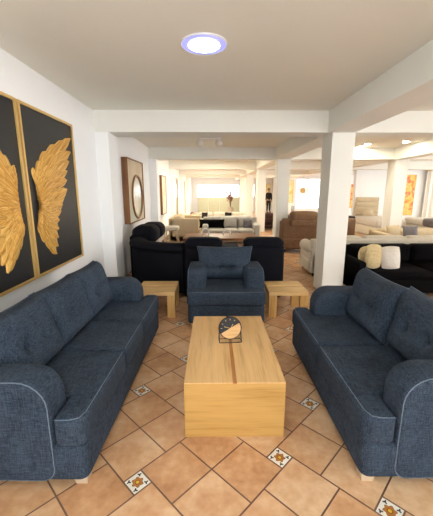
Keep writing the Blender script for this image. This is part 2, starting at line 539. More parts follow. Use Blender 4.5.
# ------------------------------------------------------------------ sofas of the front group
AW = 0.20
def make_sofa(name, label, cat, n, sw, loc, rz, D=0.96, arm_z=0.665, cw=None, ctop=None, group=None, buttons=((-0.36, -0.06), (0.36, -0.06)), ch=0.475, cdep=0.50, tlt=18, crease=-0.08, offs=None):
    root = thing(name, label, cat, loc, rz, group)
    L = n * sw + 2 * AW; hl = L / 2; FD = 0.175
    MB().puff(rrect(-hl + 0.012, hl - 0.012, 0.012, D - 0.03, 0.05), 0.055, 0.275, 0.03).build('base', M['denim'], root)
    # seat cushions; the end ones wrap in front of the arms
    for i in range(n):
        a, b = -hl + AW + i * sw + 0.005, -hl + AW + (i + 1) * sw - 0.005
        first, last = i == 0, i == n - 1
        poly = []; rad = []
        if first: poly += [(-hl, FD - 0.004), (-hl, 0.0)]; rad += [0.045, 0.065]
        else: poly += [(a, 0.0)]; rad += [0.041]
        if last: poly += [(hl, 0.0), (hl, FD - 0.004), (b, FD - 0.004), (b, D - 0.22)]; rad += [0.065, 0.045, 0.0, 0.041]
        else: poly += [(b, 0.0), (b, D - 0.22)]; rad += [0.041, 0.041]
        if first: poly += [(a, D - 0.22), (a, FD - 0.004)]; rad += [0.041, 0.0]
        else: poly += [(a, D - 0.22)]; rad += [0.041]
        pl = fillet(poly, rad)
        sc = MB().puff(pl, 0.273, 0.448, 0.036, seg=5).build('seat_cushion', M['denim'], root)
        st = MB()
        xa, xb = (-hl if first else a), (hl if last else b)
        path = []
        if first: path += [(-hl + 0.004, FD - 0.03, 0.445), (-hl + 0.006, 0.07, 0.445), (-hl + 0.022, 0.026, 0.445), (-hl + 0.07, 0.008, 0.445)]
        else: path += [(xa + 0.02, 0.008, 0.445)]
        if last: path += [(hl - 0.07, 0.008, 0.445), (hl - 0.022, 0.026, 0.445), (hl - 0.006, 0.07, 0.445), (hl - 0.004, FD - 0.03, 0.445)]
        else: path += [(xb - 0.02, 0.008, 0.445)]
        path = [(p[0] * (1 - 0.0 / hl), p[1] + 0.009, p[2] - 0.001) for p in path]
        st.tube(path, 0.0022, 5)
        st.build('stitching', M['thread'], sc)
    # arms
    for sg in (-1, 1):
        y1 = D - 0.08
        poly = [(FD, 0.058), (y1, 0.058), (y1, arm_z - 0.015), (FD + 0.0, arm_z)]
        out = fillet(poly, [0.081, 0.081, 0.10, 0.16], 6)
        x0, x1 = (-hl, -hl + AW) if sg < 0 else (hl - AW, hl)
        if sg < 0: arm = MB().puff(out, x0, x1 + 0.03, 0.03, 'x', 6, 0.075)
        else: arm = MB().puff(out, x0 - 0.03, x1, 0.075, 'x', 6, 0.03)
        a = arm.build('arm', M['denim'], root)
        # welt seam round the outer side panel
        k = 0.010
        P = [Vector(p) for p in out]; w = []
        m = len(P)
        for i in range(m):
            ta = (P[i] - P[i - 1]).normalized(); tb = (P[(i + 1) % m] - P[i]).normalized()
            nn = (Vector((ta.y, -ta.x)) + Vector((tb.y, -tb.x))).normalized()
            q = P[i] - nn * k
            w.append((sg * (hl - 0.008), q.x, q.y))
        MB().tube(w, 0.0032, 6, True).build('piping', M['thread'], a)
    # back frame
    MB().puff(rrect(-hl + AW + 0.035, hl - AW - 0.035, D - 0.21, D, 0.04), 0.08, 0.72, 0.04).build('back_frame', M['denim'], root)
    for i in range(n):
        cx = -hl + AW + (i + 0.5) * sw
        wd = cw or sw + 0.035
        mb = MB().pillow(wd, ch, 0.25, 0.06, ctop, crease, 0.0, buttons, ex=6.0, pw=0.5)
        tilt = tlt
        X = T(cx, cdep + (offs[i] if offs else 0), 0.432) @ R(-tilt, 'X')
        edge = [X @ e for e in mb.edge]
        mb.xf(X)
        bc = mb.build('back_cushion', M['denim'], root)
        MB().tube(edge, 0.0032, 5, True).build('piping', M['thread'], bc)
    for sx in (-1, 1):
        for yy in (0.07, D - 0.12):
            f = MB()
            x = sx * (hl - 0.085)
            f.grid([[(x - 0.03 - 0.012 * k, yy - 0.03 - 0.012 * k, 0.0 + 0.06 * k), (x + 0.03 + 0.012 * k, yy - 0.03 - 0.012 * k, 0.06 * k), (x + 0.03 + 0.012 * k, yy + 0.03 + 0.012 * k, 0.06 * k), (x - 0.03 - 0.012 * k, yy + 0.03 + 0.012 * k, 0.06 * k), (x - 0.03 - 0.012 * k, yy - 0.03 - 0.012 * k, 0.06 * k)] for k in (0, 1)])
            bmesh.ops.remove_doubles(f.bm, verts=f.bm.verts, dist=1e-5)
            bmesh.ops.holes_fill(f.bm, edges=f.bm.edges)
            f.build('foot', M['foot'], root, smooth=False)
    return root
make_sofa('sofa', 'long blue denim three-seat sofa against the white wall under the gold wing panels', 'sofa', 3, 0.535,
          (-0.635, 2.405, 0), math.radians(90 - 1.6), D=0.95, ch=0.465, cdep=0.51, ctop=0.60)
make_sofa('loveseat', 'blue denim two-seat sofa on the right, facing the oak coffee table', 'sofa', 2, 0.60,
          (0.79, 2.205, 0), math.radians(-90), D=0.97, ch=0.475, cdep=0.58, tlt=13, ctop=0.67, offs=(-0.055, 0.0), arm_z=0.68)
make_sofa('armchair', 'blue denim armchair at the head of the coffee table, between two oak side tables', 'armchair', 1, 0.53,
          (0.155, 3.46, 0), 0.0, D=0.92, cw=0.68, ctop=0.75, buttons=((-0.2, -0.3), (0.2, -0.3)), ch=0.45, cdep=0.60, crease=-0.3)

# ------------------------------------------------------------------ coffee table and clock
ct = thing('coffee_table', 'chunky light oak block coffee table in the middle of the blue sofas', 'coffee table', (0.137, 1.79, 0))
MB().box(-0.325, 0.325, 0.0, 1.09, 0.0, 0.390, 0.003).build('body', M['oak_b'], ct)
MB().box(-0.325, -0.013, 0.001, 1.089, 0.3905, 0.40, 0.003).build('top_panel', M['oak_y'], ct)
MB().box(0.013, 0.325, 0.001, 1.089, 0.3905, 0.40, 0.003).build('top_panel', M['oak_y'], ct)
MB().box(-0.013, 0.013, 0.004, 1.088, 0.3903, 0.393).build('inlay_strip', M['inlay'], ct)

ck = thing('table_clock', 'round clock half black and half wood on a thin black stand on the coffee table', 'clock', (0.135, 2.36, 0.4), math.radians(4))
CR = 0.088; cz = 0.113
TL = T(0, 0, cz) @ R(-8, 'X')
def disc_half(a0, a1, r, y0, y1):
    mb = MB(); n = 28
    pts = [(r * math.cos(a0 + (a1 - a0) * k / n), r * math.sin(a0 + (a1 - a0) * k / n)) for k in range(n + 1)]
    f = [mb.bm.verts.new((p[0], y0, p[1])) for p in pts]; b = [mb.bm.verts.new((p[0], y1, p[1])) for p in pts]
    mb.bm.faces.new(f); mb.bm.faces.new(list(reversed(b)))
    for i in range(n + 1):
        j = (i + 1) % (n + 1)
        mb.bm.faces.new((f[i], b[i], b[j], f[j]))
    return mb
sl = math.radians(30)
disc_half(sl, sl + PI, CR - 0.004, -0.008, 0.008).xf(TL).build('black_half', M['clock'], ck, smooth=False)
disc_half(sl + PI, sl + 2 * PI, CR - 0.004, -0.011, 0.008).xf(TL).build('wood_half', M['clockw'], ck, smooth=False)
MB().tube([(CR * math.cos(2 * PI * k / 40), 0, CR * math.sin(2 * PI * k / 40)) for k in range(40)], 0.006, 8, True).xf(TL).build('rim', M['blackm'], ck)
for k in range(12):
    a = PI / 2 - k * PI / 6
    if not (sl + 0.1 < a % (2 * PI) < sl + PI - 0.1): continue
    d = Vector((math.cos(a), 0, math.sin(a)))
    mk = MB(); mk.tube([d * 0.066 + Vector((0, -0.009, 0)), d * 0.077 + Vector((0, -0.009, 0))], 0.0022, 5)
    mk.xf(TL).build('hour_mark', M['goldf'], ck)
MB().tube([(0.004, -0.013, 0), (-0.048, -0.013, 0.014)], 0.0024, 5).xf(TL).build('hand', M['goldf'], ck)
MB().tube([(0, -0.0145, -0.004), (0.022, -0.0145, 0.034)], 0.0028, 5).xf(TL).build('hand', M['goldf'], ck)
stand = MB()
for yy in (-0.035, 0.035):
    stand.tube([(-0.088, yy, 0.004), (0.088, yy, 0.004)], 0.003, 6)
for sx in (-1, 1):
    stand.tube([(sx * 0.088, -0.035, 0.004), (sx * 0.088, 0.035, 0.004)], 0.003, 6)
    stand.tube([(sx * 0.088, -0.035, 0.004), (sx * 0.0885, 0.0, cz)], 0.003, 6)
    stand.tube([(sx * 0.088, 0.035, 0.004), (sx * 0.0885, 0.0, cz)], 0.003, 6)
    stand.tube([(sx * 0.086, 0.0, cz), (sx * 0.094, 0.0, cz)], 0.006, 8)
stand.build('stand', M['blackm'], ck)

# ------------------------------------------------------------------ side tables
def side_table(label, loc):
    t = thing('side_table', label, 'side table', loc, 0, 'oak side tables by the armchair')
    h = 0.346; w = 0.248
    MB().box(-w, w, -w, -0.012, h - 0.05, h, 0.003).build('top_panel', M['oak_t'], t)
    MB().box(-w, w, 0.012, w, h - 0.05, h, 0.003).build('top_panel', M['oak_t'], t)
    MB().box(-w + 0.002, w - 0.002, -0.012, 0.012, h - 0.05, h - 0.008).build('inlay_strip', M['inlay_x'], t)
    for sx in (-1, 1):
        for sy in (-1, 1):
            xa, xb = sorted((sx * w, sx * (w - 0.1))); ya, yb = sorted((sy * w, sy * (w - 0.07)))
            MB().box(xa, xb, ya, yb, 0, h - 0.0505, 0.003).build('leg', M['oak_z'], t)
    return t
st1 = side_table('light oak side table between the armchair and the long sofa', (-0.735, 4.05, 0))
dup(st1, (0.955, 4.03, 0), 0, 'light oak side table between the armchair and the two-seat sofa')

# ------------------------------------------------------------------ gold wing panels
def wing_panel(label, y0, y1, flip):
    root = thing('wing_panel', label, 'wall art', (XW, (y0 + y1) / 2, 0.79), 0, 'gold wing panels')
    W = y1 - y0; Hh = 1.555; hw = W / 2
    MB().box(0.002, 0.03, -hw + 0.02, hw - 0.02, 0.02, Hh - 0.02).build('canvas', M['canvas'], root, smooth=False)
    f = MB(); e = 0.024
    f.box(0.002, 0.045, -hw, hw, 0, e, 0.003).box(0.002, 0.045, -hw, hw, Hh - e, Hh, 0.003)
    f.box(0.002, 0.045, -hw, -hw + e, e, Hh - e, 0.003).box(0.002, 0.045, hw - e, hw, e, Hh - e, 0.003)
    f.build('frame', M['goldf'], root)
    mb = MB()
    def feather(a, b, wd, bend, lift):
        a = Vector(a); b = Vector(b); d = b - a; nrm = Vector((-d.y, d.x)).normalized()
        c = (a + b) / 2 + nrm * bend
        rows = []; n = 9
        for k in range(n + 1):
            t = k / n
            p = a * (1 - t) ** 2 + c * 2 * t * (1 - t) + b * t * t
            tg = ((c - a) * (1 - t) + (b - c) * t).normalized(); nn = Vector((-tg.y, tg.x))
            ww = wd * (0.35 + 0.65 * min(1, t * 1.8)) * (1 if t < 0.75 else math.sqrt(max(0.02, 1 - ((t - 0.75) / 0.25) ** 2)))
            row = []
            for j, q in enumerate((-1, -0.55, -0.08, 0, 0.08, 0.55, 1)):
                hgt = lift + (0.0, 0.006, 0.006, 0.011, 0.006, 0.006, 0.0)[j]
                pp = p + nn * ww * q
                u = pp.x - 0.5 + 0.045
                yy = u if not flip else -u
                row.append(Vector((0.031 + hgt, yy * (W / 1.0), pp.y - 0.79)))
            rows.append(row)
        uvl = mb.bm.loops.layers.uv.get('UVMap') or mb.bm.loops.layers.uv.new('UVMap')
        V = [[mb.bm.verts.new(p) for p in r_] for r_ in rows]
        ou = random.random() * 9
        for k in range(len(V) - 1):
            for j in range(6):
                fc = mb.bm.faces.new((V[k][j], V[k][j + 1], V[k + 1][j + 1], V[k + 1][j]))
                for l, c in zip(fc.loops, ((k, j), (k, j + 1), (k + 1, j + 1), (k + 1, j))): l[uvl].uv = (ou + c[0] / 9, ou + c[1] / 6)
    tips = [(.075, 1.80), (.15, 1.80), (.22, 1.87), (.34, 1.97), (.52, 2.06), (.72, 2.13), (.89, 2.18), (.86, 2.03), (.80, 1.92), (.74, 1.81), (.71, 1.71), (.69, 1.61),
            (.62, 1.53), (.56, 1.45), (.51, 1.38), (.46, 1.29), (.43, 1.2), (.40, 1.11), (.38, 1.02), (.33, .945), (.25, 1.02), (.17, 1.10), (.11, 1.2)]
    n = len(tips)
    for layer, (fr, wd, lift) in enumerate(((1.0, 0.058, 0.0), (0.74, 0.052, 0.008), (0.5, 0.045, 0.016), (0.28, 0.034, 0.023))):
        for i, tp in enumerate(tips):
            s = i / (n - 1)
            rt = Vector((0.115 - 0.02 * s, 1.63 - 0.30 * s))
            t2 = Vector(tp)
            if layer: t2 = rt + (t2 - rt) * (fr + 0.05 * math.sin(i * 2.1))
            bend = 0.10 * (t2 - rt).length * (1 if s < 0.5 else -1)
            if layer == 0 and i < 2: bend = 0
            feather(rt, t2, wd * (0.6 if i < 2 else 1.0), bend, lift + 0.0012 * (i % 3))
    mb.build('wing', M['gold'], root)
    return root
wing_panel('black panel with a golden right wing, the nearer to the pillar corner, fully in view', 2.875, 3.925, False)
wing_panel('black panel with a golden left wing, cut off by the left edge of the photo', 1.80, 2.85, True)

# ------------------------------------------------------------------ left wall pictures further back
fr = thing('framed_mirror', 'brown wood frame holding a round mirror, on the left wall above the navy sectional', 'wall art', (XW, 6.66, 0.97))
f = MB(); a = 0.66; hh = 1.23; e = 0.022
f.box(0.003, 0.115, -a, a, 0, e).box(0.003, 0.115, -a, a, hh - e, hh).box(0.003, 0.115, -a, -a + e, e, hh - e).box(0.003, 0.115, a - e, a, e, hh - e)
f.build('frame', M['walnut_z'], fr, smooth=False)
MB().box(0.003, 0.095, -a + e, a - e, e, hh - e).build('backing', M['tan'], fr, smooth=False)
rim = MB().tube([(0.105, 0.06 + 0.43 * math.cos(2 * PI * k / 40), 0.50 + 0.43 * math.sin(2 * PI * k / 40)) for k in range(40)], 0.022, 8, True).build('rim', M['walnut_z'], fr)
MB().lathe([(0.42, 0.0955), (0.42, 0.104)], (0, 0.06, 0.50), 40, 'x').build('mirror', M['mirror'], fr, smooth=False)
fr2 = thing('framed_picture', 'smaller brown framed pale picture further back on the left wall', 'picture', (XW, 10.5, 0.85))
f = MB(); a = 0.47; hh = 1.22; e = 0.022
f.box(0.003, 0.10, -a, a, 0, e).box(0.003, 0.10, -a, a, hh - e, hh).box(0.003, 0.10, -a, -a + e, e, hh - e).box(0.003, 0.10, a - e, a, e, hh - e)
f.build('frame', M['walnut_z'], fr2, smooth=False)
MB().box(0.003, 0.085, -a + e, a - e, e, hh - e).build('canvas', M['tan2'], fr2, smooth=False)
for k, (y, w) in enumerate(((14.4, 0.55), (18.2, 0.6))):
    t = thing('tall_mirror', ['tall white framed mirror on the left wall past the second brown picture', 'tall white framed mirror deepest along the left wall, near the bright window'][k], 'mirror', (XW, y, 0.25), 0, 'white mirrors on the left wall')
    f = MB(); h2 = 1.9; e = 0.08
    f.box(0.003, 0.06, -w, w, 0, e).box(0.003, 0.06, -w, w, h2 - e, h2).box(0.003, 0.06, -w, -w + e, e, h2 - e).box(0.003, 0.06, w - e, w, e, h2 - e)
    f.build('frame', M['beige'], t, smooth=False)
    MB().box(0.003, 0.03, -w + e, w - e, e, h2 - e).build('mirror', M['mirror'], t, smooth=False)

# ------------------------------------------------------------------ ceiling lamps
lp = thing('ceiling_light', 'round recessed LED ceiling lamp with a bluish glass ring, above the coffee table', 'ceiling lamp', (-0.067, 2.72, CZ))
MB().lathe([(0.122, -0.012), (0.172, -0.010), (0.178, -0.004), (0.178, 0.0), (0.122, 0.0)], n=48).build('glass_ring', M['lampring'], lp)
MB().lathe([(0.12, -0.014), (0.12, -0.001)], n=48).build('led_disc', M['led'], lp, smooth=False)
MB().tube([(0.176 * math.cos(2 * PI * k / 48), 0.176 * math.sin(2 * PI * k / 48), -0.006) for k in range(48)], 0.006, 6, True).build('rim', M['white'], lp)
tw = thing('ceiling_lamp', 'small unlit ceiling lamp with two frosted globes behind the first beam', 'ceiling lamp', (-0.07, 7.1, CZ))
MB().box(-0.24, 0.24, -0.03, 0.03, -0.035, 0.0, 0.008).build('bar', M['white'], tw)
for sx in (-1, 1):
    MB().lathe([(0.02, -0.03), (0.06, -0.05), (0.085, -0.09), (0.085, -0.13), (0.06, -0.165), (0.01, -0.18)], (sx * 0.2, 0, 0), 20).build('globe', M['globe'], tw)
M['down_boost'] = emit('boosted_downlight_disc', (255, 246, 222), 900.0)  # lens strength boosted to brighten the dim back bays
def downlight(label, x, y, mat='down'):
    t = thing('downlight', label, 'downlight', (x, y, CZ), 0, 'recessed downlights')
    MB().lathe([(0.06, -0.004), (0.09, -0.008), (0.095, 0.0), (0.06, 0.0)], n=24).build('trim_ring', M['white'], t)
    MB().lathe([(0.06, -0.006), (0.06, -0.001)], n=24).build('lens', M[mat], t, smooth=False)
    return t
d0 = downlight('lit recessed downlight right of the near pillar, largest of the right bay', 3.75, 8.0)
dls = [(4.45, 7.6, 'small recessed downlight high right of the near pillar'), (3.8, 8.45, 'recessed downlight just right of the near pillar edge'),
       (3.4, 10.8, 'added downlight in the ceiling between the brown recliner and the near pillar'), (3.4, 14.6, 'added downlight over the walkway beyond the brown recliner'),  # both unseen, added to light the deeper bays
       (0.1, 10.9, 'added bright downlight over the light grey sofa'), (0.1, 14.7, 'added bright downlight behind the light grey sofa bay'), (0.1, 18.5, 'added bright downlight near the sage panels'), (0.3, 22.3, 'downlight nearest the bright back window'),  # the first three are unseen, added to brighten the back
       (6.8, 7.1, 'added downlight above the far right beds'), (6.8, 10.9, 'added downlight in front of the orange painting'), (3.4, 18.5, 'added bright downlight above the person in black'), (8.8, 10.9, 'added downlight at the far right by the curtain'), (3.4, 2.9, 'added downlight above the walkway right of the two-seat sofa')]  # all unseen, added as extra room light
d1 = None
for (x, y, lb) in dls:
    if x < 1 or y > 18:
        if d1 is None: d1 = downlight(lb, x, y, 'down_boost')
        else: dup(d1, (x, y, CZ), 0, lb)
    else: dup(d0, (x, y, CZ), 0, lb)

# ------------------------------------------------------------------ navy sectional seen from behind
sec = thing('sectional_sofa', 'dark navy recliner sectional seen from behind, curving to the left wall', 'sofa', (0, 4.56, 0))
def sweep(mb, path, sect):
    """path of (x,y); section of (inward offset, z)"""
    P = [Vector(p) for p in path]; rows = []
    for i in range(len(P)):
        d = (P[min(i + 1, len(P) - 1)] - P[max(i - 1, 0)]).normalized(); nn = Vector((d.y, -d.x))
        rows.append([Vector((P[i].x + nn.x * o, P[i].y + nn.y * o, z)) for (o, z) in sect])
    k = len(sect)
    V = [[mb.bm.verts.new(p) for p in r] for r in rows]
    for i in range(len(V) - 1):
        for j in range(k):
            mb.bm.faces.new((V[i][j], V[i][(j + 1) % k], V[i + 1][(j + 1) % k], V[i + 1][j]))
    mb.bm.faces.new(V[0]); mb.bm.faces.new(list(reversed(V[-1])))
    return mb
cur = []
for k in range(11):
    a = math.radians(90 * k / 10)
    cur.append((-0.45 - 0.93 * math.sin(a), 0.0 + 0.80 * (1 - math.cos(a))))
sweep(MB(), cur, rrect(0.0, 0.16, 0.06, 0.72, 0.05)).build('corner_back', M['navy'], sec)
sweep(MB(), [(p[0], p[1]) for p in cur], [(-0.02 + 0.13 + 0.15 * math.cos(2 * PI * k / 14), 0.745 + 0.085 * math.sin(2 * PI * k / 14)) for k in range(14)]).build('corner_headroll', M['navy'], sec)
for (x0, x1) in ((-0.44, 0.15), (0.44, 1.06)):
    MB().rbox(x0, x1, 0.0, 0.20, 0.0, 0.80, 0.05, bulge=(0, 0.01, 0)).build('back', M['navy'], sec)
    MB().rbox(x0 + 0.02, x1 - 0.02, -0.04, 0.26, 0.75, 0.905, 0.075, bulge=(0.01, 0, 0.012)).build('headrest', M['navy'], sec)
    MB().rbox(x0, x1, 0.18, 0.95, 0.0, 0.46, 0.06, bulge=(0, 0, 0.02)).build('seat', M['navy'], sec)
MB().rbox(0.155, 0.435, 0.02, 0.9, 0.0, 0.70, 0.04).build('console', M['navy'], sec)
sweep(MB(), [(-0.46, 0.2), (-0.8, 0.32), (-1.0, 0.55), (-1.1, 0.9)], rrect(0.0, 0.7, 0.08, 0.46, 0.06)).build('corner_seat', M['navy'], sec)
for k, y in enumerate((0.86, 1.52)):
    MB().rbox(-1.46, -1.24, y, y + 0.64, 0.05, 0.84, 0.06).build('back', M['navy'], sec)
    MB().rbox(-1.42, -1.02, y + 0.04, y + 0.60, 0.66, 0.98 - 0.02 * k, 0.10, bulge=(0.03, 0, 0.015)).build('headrest', M['navy'], sec)
    MB().rbox(-1.25, -0.5, y, y + 0.64, 0.08, 0.46, 0.06).build('seat', M['navy'], sec)

# ------------------------------------------------------------------ generic showroom sofa
def plain_sofa(name, label, L, loc, rz, mat, n=3, D=0.92, seat=0.45, back=0.80, arm=0.62, aw=0.18, roll=False, group=None, feet=True, recl=False):
    r = thing(name, label, 'sofa', loc, rz, group); hl = L / 2; m = M[mat]
    MB().rbox(-hl, hl, 0.03, D, 0.07, 0.30, 0.03).build('base', m, r)
    w = (L - 2 * aw) / n
    for i in range(n):
        x0 = -hl + aw + i * w
        MB().rbox(x0 + 0.004, x0 + w - 0.004, 0.0, D - 0.2, 0.30, seat, 0.05, bulge=(0, 0, 0.015)).build('seat_cushion', m, r)
        MB().rbox(x0 + 0.006, x0 + w - 0.006, D - 0.36, D - 0.12, seat, back + 0.01, 0.08, bulge=(0, 0.03, 0)).build('back_cushion', m, r)
        if recl:
            MB().rbox(x0 + 0.03, x0 + w - 0.03, D - 0.30, D + 0.06, back - 0.12, back + 0.14, 0.09, bulge=(0, 0.02, 0.02)).build('headrest', m, r)
    MB().rbox(-hl, hl, D - 0.17, D, 0.08, back - 0.03, 0.05).build('back_frame', m, r)
    if recl:
        MB().rbox(-hl + 0.02, hl - 0.02, D - 0.02, D + 0.07, 0.12, back * 0.40, 0.04).build('lower_back_pad', m, r)
        MB().rbox(-hl + aw, hl - aw, D - 0.04, D + 0.09, back * 0.74, back * 0.94, 0.06).build('upper_back_pad', m, r)
    for sg in (-1, 1):
        xa, xb = sorted((sg * hl, sg * (hl - aw)))
        if roll:
            mb = MB().rbox(xa + 0.02, xb - 0.02, 0.02, D, 0.08, arm - 0.06, 0.03)
            mb.lathe([(0.02, -0.005), (0.09, 0.0), (0.115, 0.03), (0.115, D - 0.03), (0.09, D), (0.02, D + 0.005)], (sg * (hl - aw / 2 - 0.02), 0, arm - 0.10), 20, 'y')
            mb.build('arm', m, r)
        else:
            MB().rbox(xa, xb, 0.0, D - 0.02, 0.08, arm, 0.05).build('arm', m, r)
        for yy in (0.08, D - 0.08):
            MB().lathe([(0.022, 0.0), (0.032, 0.085)], (sg * (hl - 0.09), yy, 0), 10).build('foot', M['hair'], r)
    return r
plain_sofa('sofa', 'black fabric sofa behind the two-seat sofa, holding cream pillows', 2.30, (3.31, 4.50, 0), 0, 'black', 2, D=0.96, seat=0.41, back=0.71, arm=0.565, aw=0.12)
plain_sofa('sofa', 'ivory rolled-arm sofa standing back to back with the black sofa, behind the near pillar', 2.9, (3.27, 6.55, 0), PI, 'cream2', 3, D=0.82, seat=0.42, back=0.745, arm=0.60, roll=True)
plain_sofa('recliner_sofa', 'brown plush reclining sofa seen from behind, left of the near pillar', 1.92, (2.78, 9.15, 0), PI, 'brown', 2, D=0.95, seat=0.48, back=0.92, arm=0.80, recl=True)
plain_sofa('recliner_sofa', 'dark brown recliner sofa in the gap between the two middle pillars', 1.5, (2.65, 14.2, 0), PI, 'dbrown', 2, D=0.95, seat=0.40, back=0.52, arm=0.50, recl=True)
plain_sofa('sofa', 'light grey sofa facing the brown wooden table in the middle of the showroom', 1.75, (0.55, 9.45, 0), 0, 'greyf', 3, D=0.95, seat=0.44, back=0.80, arm=0.60)
plain_sofa('sofa', 'beige sofa standing left of the light grey sofa by the left wall', 1.6, (-0.42, 10.1, 0), PI / 2, 'beige', 2, D=0.9, seat=0.46, back=0.84, arm=0.80)
plain_sofa('sofa', 'cream sofa in the bay behind the light grey sofa', 2.2, (0.3, 12.95, 0), 0, 'cream', 3, D=0.95, seat=0.44, back=0.70, arm=0.58)
plain_sofa('sofa', 'pale beige sofa at the far right below the orange painting', 2.6, (5.35, 7.2, 0), 0, 'beige', 3, D=0.95, seat=0.46, back=0.66, arm=0.60)
# pillows
def cushion(name, label, w, h, t, mat, loc, rz, tilt, group=None, roll=0, pinch=0.07, rnd=0.0):
    mb = MB().pillow(w, h, t, pinch, rnd=rnd, nu=16, nv=14, ex=2.6, pw=0.75).xf(R(roll, 'Y') @ R(-tilt, 'X'))
    o = mb.build(name, M[mat], None, True, loc); o.rotation_euler = (0, 0, rz)
    return tag(o, label, 'pillow', group)
cushion('throw_pillow', 'fluffy cream pillow leaning by the left arm of the black sofa', 0.27, 0.31, 0.12, 'fur', (2.43, 4.86, 0.428), 0.1, 6, None, 0, 0.0, 0.8)
cushion('throw_pillow', 'tall cream fur pillow in the middle of the three on the black sofa', 0.25, 0.38, 0.12, 'fur', (2.44, 4.66, 0.428), -0.15, 5, None, 0, 0.0, 0.6)
cushion('throw_pillow', 'white pillow, rightmost of the three on the black sofa', 0.27, 0.36, 0.12, 'whitef', (2.675, 4.58, 0.432), -0.35, 10, None, -5, 0.04, 0.45)
cushion('throw_pillow', 'beige pillow on the far right pale sofa, beside the dark grey one', 0.38, 0.33, 0.12, 'beige', (4.36, 7.46, 0.475), 0.15, 20)
cushion('throw_pillow', 'dark grey pillow on the far right pale sofa', 0.36, 0.31, 0.12, 'dgrey', (4.74, 7.44, 0.475), -0.1, 20)
cushion('throw_pillow', 'black long pillow on the back of the light grey sofa', 0.80, 0.27, 0.14, 'black', (-0.04, 9.80, 0.462), 0.0, 8)
cushion('throw_pillow', 'small grey pillow at the right end of the light grey sofa', 0.28, 0.26, 0.12, 'dgrey', (1.08, 9.84, 0.462), 0.0, 10)

o = MB().rbox(-0.2, 0.2, -0.15, 0.15, 0, 0.11, 0.05).build('throw_pillow', M['hairf'], None, True, (3.66, 8.65, 0.815))
tag(o, 'dark cushion on the arm of the brown reclining sofa, right of near pillar', 'pillow')
# wooden table with two white arches
wt = thing('low_table', 'brown wooden low table behind the navy sectional', 'table', (0.19, 7.7, 0))
MB().box(-0.93, 0.93, 0, 0.98, 0.39, 0.45, 0.006).build('top', M['walnut'], wt)
for sx in (-1, 1):
    for yy in (0.03, 0.83):
        xa, xb = sorted((sx * 0.90, sx * 0.78)); MB().box(xa, xb, yy, yy + 0.12, 0, 0.389, 0.004).build('leg', M['walnut_z'], wt)
MB().box(-0.70, 0.70, 0.1, 0.85, 0.10, 0.14).build('shelf', M['walnut'], wt)
for x, lb in ((-0.20, 'white arch ornament, left of the two on the brown wooden table'), (0.36, 'white arch ornament, right of the two on the brown wooden table')):
    pts = [(x + 0.085 * math.cos(PI * k / 14) * 1.0, 8.25, 0.455 + 0.08 + 0.09 * math.sin(PI * k / 14)) for k in range(15)]
    pts = [(x + 0.085, 8.25, 0.451)] + pts + [(x - 0.085, 8.25, 0.451)]
    o = MB().tube(pts, 0.018, 10).build('arch_ornament', M['white'])
    tag(o, lb, 'ornament', 'white arch ornaments')
# console with dark things, sage panels
cushion('throw_pillow', 'small dark pillow, left of the two on the cream sofa back', 0.26, 0.26, 0.12, 'hairf', (-0.35, 13.36, 0.46), 0.0, 14)
cushion('throw_pillow', 'small dark pillow, right of the two on the cream sofa back', 0.30, 0.26, 0.12, 'hairf', (0.64, 13.36, 0.46), 0.0, 14)
for k in range(4):
    x = -1.12 + k * 0.80
    t = thing('headboard_panel', ['sage green tall panel, first from the left under the bright window', 'sage green tall panel, second from the left under the bright window', 'sage green tall panel, third from the left under the bright window', 'sage green tall panel, rightmost under the bright window'][k], 'panel', (x + 0.39, 23.6, 0), 0, 'sage panels under the window')
    MB().rbox(-0.39, 0.39, 0, 0.10, 0.05, 1.12, 0.03).build('upholstery', M['sage'], t)
    MB().box(-0.38, 0.38, 0.10, 0.14, 0, 1.10).build('backing', M['walnut'], t)
    MB().box(-0.34, -0.28, 0.02, 0.10, 0, 0.06).build('foot', M['walnut'], t); MB().box(0.28, 0.34, 0.02, 0.10, 0, 0.06).build('foot', M['walnut'], t)
def plant(name, label, loc, h, n, mat, potr=0.12, sp=0.5, seed=1):
    rnd = random.Random(seed)
    t = thing(name, label, 'plant', loc)
    MB().lathe([(potr * 0.7, 0), (potr, h * 0.12), (potr * 0.9, h * 0.25), (potr * 0.7, h * 0.25), (potr * 0.65, h * 0.22)], n=18).build('pot', M['pot'], t)
    st = MB(); lf = MB()
    for k in range(n):
        a = rnd.uniform(0, 2 * PI); e = rnd.uniform(0.1, 1) * sp * h; z = h * rnd.uniform(0.6, 1.0)
        tip = Vector((math.cos(a) * e, math.sin(a) * e, z))
        st.tube([(0, 0, h * 0.2), (tip.x * 0.35, tip.y * 0.35, z * 0.65), tuple(tip)], [0.008, 0.006, 0.003], 5)
        for q in range(5):
            f = 0.55 + 0.11 * q
            c = Vector((tip.x * f, tip.y * f, h * 0.2 + (z - h * 0.2) * f))
            d = Vector((math.cos(a + rnd.uniform(-1.5, 1.5)), math.sin(a + rnd.uniform(-1.5, 1.5)), rnd.uniform(0.1, 0.8))).normalized()
            sdv = d.cross(Vector((0, 0, 1))).normalized() * h * 0.035; l = h * 0.13
            lf.grid([[c - sdv * 0.2, c + Vector((0, 0, 0.002)), c + sdv * 0.2], [c + d * l * 0.5 - sdv, c + d * l * 0.5 + Vector((0, 0, 0.01)), c + d * l * 0.5 + sdv], [c + d * l - sdv * 0.1, c + d * l, c + d * l + sdv * 0.1]])
    st.build('stem', M['dried'] if mat == 'dried' else M['leafg'], t); lf.build('foliage', M[mat], t)
    return t
plant('dried_bouquet', 'reddish dried bouquet silhouetted against the bright back window', (1.25, 22.6, 0), 1.85, 16, 'dried', 0.2, 0.22, 3)
